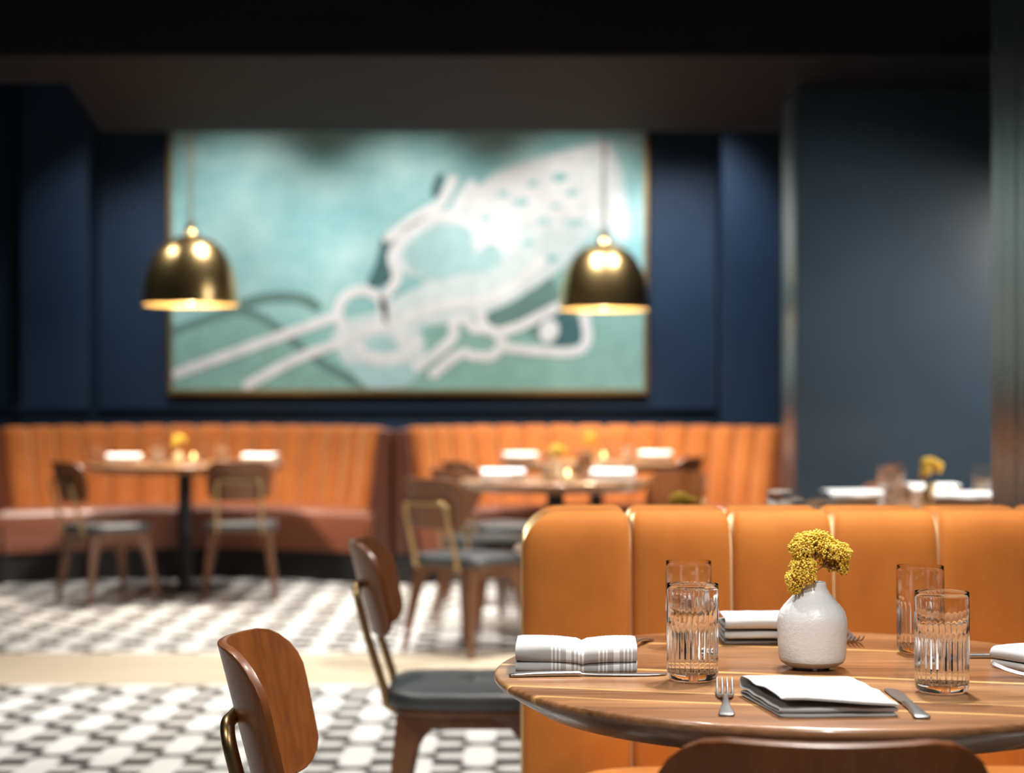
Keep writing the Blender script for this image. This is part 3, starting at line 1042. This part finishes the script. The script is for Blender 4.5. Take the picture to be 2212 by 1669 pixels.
def make_napkin(label, loc, rz, w, layers, mat, th=0.0032, seed=0, amp=0.0012, start_front=True, droop=0.0, skew=0.0, sink=0.0, crease=None):
    """one cloth folded back and forth: layers = [(z, y_front, y_back)] from the bottom sheet up"""
    t = thing('folded_napkin', label, 'napkin', loc, rz)
    path = []
    front = start_front                                    # first run goes front -> back
    for k, (z, yf, yb) in enumerate(layers):
        a, c = (yf, yb) if front else (yb, yf)
        n = 14
        for i in range(n + 1):
            q = i / n
            if k + 1 < len(layers) and i == n:
                continue
            path.append((a + (c - a) * q, z, (0.0 if k == 0 else 1.0) * (1 - abs(2 * q - 1) ** 3)))
        if k + 1 < len(layers):
            z2 = layers[k + 1][0]
            yn = layers[k + 1][2] if front else layers[k + 1][1]
            rad = (z2 - z) / 2
            s = 1 if front else -1
            for i in range(1, 10):
                a_ = -PI / 2 + PI * i / 10
                q = i / 10
                path.append((c + (yn - c) * q + s * rad * 1.15 * math.cos(a_), z + rad + rad * math.sin(a_), 0.3))
        front = not front
    if droop:
        m = len(path)
        for i in range(m - 5, m):
            q = (i - (m - 6)) / 5
            y, z, k = path[i]
            path[i] = (y, z - droop * q * q, k)
    nx = 22
    rings = []
    for i in range(nx + 1):
        x = -w / 2 + w * i / nx
        up, dn = [], []
        for k, (y, z, wv) in enumerate(path):
            p0, p1 = path[max(k - 1, 0)], path[min(k + 1, len(path) - 1)]
            dy, dz = p1[0] - p0[0], p1[1] - p0[1]
            l = math.hypot(dy, dz) or 1
            ny, nz = -dz / l, dy / l
            nn = noise.noise(Vector((x * 26 + seed, y * 26, z * 40 + seed * 3.1))) * amp * wv
            n2 = noise.noise(Vector((x * 14 + seed * 2, z * 70, seed))) * amp * 1.6
            top_run = max(0.0, (k - (len(path) - 24)) / 24)
            zz = max(z + nn - sink * top_run * max(0.0, x / w + 0.3), th / 2 + 0.0004)
            if crease is not None:
                zz -= 0.0035 * math.exp(-((x - crease) / 0.004) ** 2) * min(1.0, z / 0.03)
                zz = max(zz - 0.004 * math.exp(-((x - crease) / 0.03) ** 2) * min(1.0, z / 0.04), th / 2 + 0.0004)
            yy = y + n2
            e = (1 - max(0, abs(2 * i / nx - 1) - 0.93) / 0.07 * 0.7) * th / 2
            xs = x + skew * yy
            up.append((xs, yy + ny * e, zz + nz * e))
            dn.append((xs, yy - ny * e, zz - nz * e))
        rings.append(up + dn[::-1])
    b = MB(); b.loft(rings)
    b.build('cloth', mat, t, angle=60)
    return t


make_napkin('grey and white striped napkin folded in a roll at the left of the front table', (0.094, 2.64, TZ), R_(-2), 0.174,
            [(0.0025, -0.050, 0.05), (0.0150, -0.050, 0.052), (0.0185, -0.052, 0.05), (0.0400, -0.048, 0.045)], M['linen_stripe'], 0.0036, 5, 0.0030, start_front=False, crease=0.008)
npk = make_napkin('white folded napkin in front between the fork and the knife', (0.391, 2.315, TZ), R_(3), 0.148,
                  [(0.0022, -0.082, 0.078), (0.0062, -0.076, 0.08), (0.0102, -0.079, 0.08), (0.0270, -0.088, 0.072)], M['linen'], 0.0028, 11, 0.0040, start_front=True, droop=0.003, skew=-0.12, sink=0.012)
make_napkin('white folded napkin behind the vase, stacked high in several layers', (0.425, 2.945, TZ), R_(2), 0.17,
            [(0.0030, -0.055, 0.05), (0.0120, -0.062, 0.05), (0.0200, -0.060, 0.055), (0.0280, -0.064, 0.05), (0.0425, -0.066, 0.045)], M['linen'], 0.004, 23, 0.0030, start_front=True, droop=0.003, skew=0.05)
make_napkin('white folded napkin at the right edge of the front table', (0.795, 2.63, TZ), R_(-62), 0.12,
            [(0.0025, -0.070, 0.07), (0.0100, -0.072, 0.07), (0.0150, -0.068, 0.07), (0.0300, -0.064, 0.066)], M['linen'], 0.004, 31, 0.0030, start_front=False)
NP = [('white napkin on the left side of the pillar table', wx(1838, 6.55), 6.55, 8), ('white napkin right of the flowers on the pillar table', wx(2080, 6.40), 6.40, -10),
      ('white napkin far side of the pillar table behind the glasses', wx(2010, 7.0), 7.0, 5),
      ('white napkin left of the candle on the candlelit table', wx(1085, 8.42), 8.42, 6), ('white napkin right of the candle on the candlelit table', wx(1325, 8.42), 8.42, -8),
      ('white napkin at the left of the right booth table', wx(1122, 10.85), 10.85, 10), ('white napkin at the right of the right booth table', wx(1416, 11.1), 11.1, -6),
      ('white folded napkin at the left end of the left booth table', wx(268, 10.6), 10.6, 12), ('bright white napkin at the right of the left booth table', wx(565, 10.6), 10.6, -10)]
nroll = None
for lab, x, y, a in NP:
    if nroll is None:
        nroll = make_napkin(lab, (x, y, TZ), R_(a), 0.20, [(0.0035, -0.052, 0.05), (0.0200, -0.052, 0.052), (0.0250, -0.054, 0.05), (0.0540, -0.050, 0.045)], M['linen_bright'], 0.005, 41, 0.0035, start_front=False)
    else:
        dup(nroll, lab, (x, y, TZ), R_(a))

# ------------------------------------------------------------------ cutlery


def loft_bar(b, secs):
    """secs: (y, z, half width, half thickness)"""
    b.loft([[(u, y, z + v) for u, v in rrect(hw, ht, min(hw, ht) * 0.8)] for y, z, hw, ht in secs])


def make_fork(label, loc, rz):
    t = thing('table_fork', label, 'fork', loc, rz)
    b = MB()
    loft_bar(b, [(0.0, 0.0018, 0.0075, 0.0012), (0.003, 0.002, 0.0100, 0.0016), (0.012, 0.0028, 0.0098, 0.0018), (0.03, 0.0055, 0.0068, 0.0020), (0.055, 0.0085, 0.0046, 0.0022), (0.085, 0.0100, 0.0034, 0.0022),
                 (0.110, 0.0085, 0.0034, 0.0018), (0.122, 0.0060, 0.0060, 0.0013), (0.130, 0.0045, 0.0095, 0.0011), (0.140, 0.0040, 0.0112, 0.0010), (0.147, 0.0042, 0.0114, 0.0010)])
    b.build('handle', M['steel'], t, angle=60)
    for k in range(4):
        x = (k - 1.5) * 0.0067
        b = MB()
        b.loft([[(x + u, y, z + v) for u, v in rrect(hw, 0.0010, 0.0008, 2)] for y, z, hw in ((0.144, 0.0042, 0.0020), (0.160, 0.0065, 0.0017), (0.178, 0.0110, 0.0014), (0.192, 0.0165, 0.0010), (0.196, 0.0185, 0.0005))])
        b.build('tine', M['steel'], t, angle=60)
    return t


def make_knife(label, loc, rz):
    t = thing('table_knife', label, 'knife', loc, rz)
    b = MB()
    loft_bar(b, [(0.0, 0.0022, 0.0080, 0.0014), (0.003, 0.0026, 0.0102, 0.0020), (0.012, 0.0030, 0.0100, 0.0026), (0.035, 0.0036, 0.0076, 0.0031), (0.065, 0.0040, 0.0062, 0.0034), (0.092, 0.0040, 0.0062, 0.0036), (0.098, 0.0040, 0.0070, 0.0036), (0.101, 0.0038, 0.0068, 0.0030)])
    b.build('handle', M['steel'], t, angle=60)
    b = MB()
    b.loft([[(cx + u, y, z + v) for u, v in rrect(hw, ht, ht * 0.8)] for y, cx, z, hw, ht in
            ((0.099, 0, 0.0036, 0.0060, 0.0022), (0.106, 0.0, 0.0032, 0.0056, 0.0012), (0.125, 0.001, 0.0028, 0.0082, 0.0009), (0.165, 0.0012, 0.0024, 0.0102, 0.0009), (0.195, 0.001, 0.0022, 0.0104, 0.0008), (0.213, -0.0004, 0.0021, 0.0088, 0.0008), (0.222, -0.002, 0.002, 0.0055, 0.0007), (0.225, -0.003, 0.002, 0.002, 0.0006))])
    b.build('blade', M['steel'], t, angle=60)
    return t


fk = make_fork('steel fork in front, left of the white folded napkin', (0.2655, 2.235, TZ), R_(-6))
kn = make_knife('steel knife in front, right of the white folded napkin', (0.504, 2.215, TZ), R_(-1.5))
dup(kn, 'steel knife lying along the front of the striped napkin', (-0.004, 2.555, TZ), R_(-87))
dup(fk, 'steel fork tucked behind the striped napkin, only its end showing', (0.222, 2.935, TZ), R_(164))
dup(fk, 'steel fork behind the vase at right, tines toward the viewer', (0.556, 3.045, TZ), R_(177))
dup(kn, 'steel knife between the back left glass and the stacked napkin', (0.320, 3.03, TZ), R_(176))
dup(kn, 'steel knife lying behind the right front glass, its blade under the right napkin', (0.645, 2.735, TZ), R_(-91))
dup(fk, 'steel fork along the near side of the right napkin', (0.862, 2.482, TZ), R_(67))

# ------------------------------------------------------------------ lights


def spot(name, loc, target, power, size=70, blend=0.6, radius=0.06, col=(1.0, 0.90, 0.76)):
    d = bpy.data.lights.new(name, 'SPOT')
    d.energy = power
    d.spot_size = R_(size)
    d.spot_blend = blend
    d.shadow_soft_size = radius
    d.color = col
    o = bpy.data.objects.new(name, d)
    COL.objects.link(o)
    o.location = loc
    o.rotation_euler = (Vector(target) - Vector(loc)).to_track_quat('-Z', 'Y').to_euler()
    return o


WARM, NEUT, COOL = (1.0, 0.90, 0.76), (1.0, 0.965, 0.915), (0.88, 0.95, 1.0)
spot('table_downlight', (0.62, 2.98, 2.5), (0.52, 2.75, 0.75), 200, 85, 0.8, 0.05, NEUT)
spot('table_downlight', (-0.20, 2.75, 2.5), (0.10, 2.65, 0.75), 60, 50, 0.8, 0.05, NEUT)
spot('added_aisle_fill', (0.3, 0.2, 2.5), (0.35, 1.5, 0.7), 70, 80, 0.9, 0.08, NEUT)  # unseen fill added above the camera, lifts the near chair's back
spot('added_aisle_fill', (-1.5, 1.2, 2.5), (-0.6, 2.6, 0.6), 75, 60, 0.9, 0.08, NEUT)  # unseen fill added at left to lift the sideways chair's outer face
spot('table_front_downlight', (0.36, 1.2, 2.5), (0.46, 2.42, 0.78), 125, 46, 1.0, 0.05, NEUT)
spot('booth_downlight', (0.20, 4.7, 2.5), (0.40, 4.75, 0.75), 130, 80, 0.8, 0.06, NEUT)
for x, y, p in ((-0.9, 5.6, 150), (-2.3, 5.6, 95), (-0.6, 7.7, 290), (-2.2, 7.6, 135), (0.3, 8.5, 270), (-1.0, 3.6, 80)):
    spot('ceiling_downlight', (x, y, 2.5), (x, y + 0.05, 0), p, 95, 0.8, 0.06, NEUT)
spot('added_candle_table_light', (0.2, 8.35, 2.5), (0.2, 8.5, 0.75), 150, 42, 0.7, 0.05, NEUT)  # extra unseen spot, added to whiten the napkins here
spot('added_booth_top_light', (0.55, 3.5, 2.5), (0.55, 3.3, 0.9), 150, 85, 0.8, 0.05, NEUT)  # unseen source added to brighten the rounded top of the velvet back
spot('added_pillar_light', (3.2, 6.5, 2.5), (1.75, 7.1, 0.9), 620, 100, 0.9, 0.06, NEUT)  # unseen, added to lift the pillar face; offset keeps its glare out of view
spot('added_pillar_table_light', (1.6, 6.6, 2.5), (1.55, 6.65, 0.75), 150, 42, 0.7, 0.05, NEUT)  # narrow unseen spot, added so the settings by the pillar read white
for x, y, p in ((-1.2, 10.2, 230), (0.1, 10.3, 270), (-2.9, 10.2, 170), (1.1, 10.3, 180)):
    spot('recess_downlight', (x, y, 3.4), (x, y + 0.6, 0), p, 85, 0.8, 0.06, NEUT)
for x, p in ((-2.6, 90), (-1.3, 110), (0.0, 130), (1.0, 110)):
    spot('booth_downlight', (x, 11.75, 3.4), (x, 11.35, 0.45), p, 60, 0.8, 0.05, NEUT)
for x, p in ((-1.9, 190), (-0.72, 200), (0.45, 200)):
    spot('picture_light', (x, 11.2, 3.4), (x, 12.6, 1.65), p, 75, 0.9, 0.08, (1.0, 0.97, 0.92))
spot('wall_washer', (1.15, 11.2, 3.4), (1.25, 12.6, 1.6), 230, 60, 0.9, 0.08, COOL)
spot('wall_washer', (-2.75, 11.2, 3.4), (-2.75, 12.6, 1.4), 80, 60, 0.9, 0.08, COOL)
for p in PEND:
    spot('pendant_bulb', (p[0], p[1], p[2] + 0.006), (p[0], p[1], 0), 170, 125, 0.6, 0.03, WARM)

w = bpy.data.worlds.new('room_ambience')
w.use_nodes = True
w.node_tree.nodes['Background'].inputs[0].default_value = (0.02, 0.03, 0.045, 1)
w.node_tree.nodes['Background'].inputs[1].default_value = 0.3
sc.world = w

# ------------------------------------------------------------------ camera and view
cam = bpy.data.cameras.new('camera')
cam.sensor_fit = 'HORIZONTAL'
cam.sensor_width = 36
cam.lens = F / 2212 * 36
cam.shift_y = (HY - 1669 / 2) / 2212
cam.dof.use_dof = True
cam.dof.focus_distance = 2.56
cam.dof.aperture_fstop = 3.0
cam.dof.aperture_blades = 0
cam.clip_start = 0.05
co = bpy.data.objects.new('camera', cam)
COL.objects.link(co)
co.location = (0, 0, CAMZ)
co.rotation_euler = (PI / 2, 0, 0)
sc.camera = co

sc.view_settings.view_transform = 'Standard'
sc.view_settings.look = 'None'
sc.view_settings.exposure = 0.0
sc.view_settings.gamma = 1.0
sc.view_settings.use_curve_mapping = False
sc.cycles.use_denoising = True
sc.cycles.max_bounces = 12
sc.cycles.transmission_bounces = 12
sc.cycles.diffuse_bounces = 3
sc.cycles.glossy_bounces = 5
sc.cycles.sample_clamp_indirect = 6.0
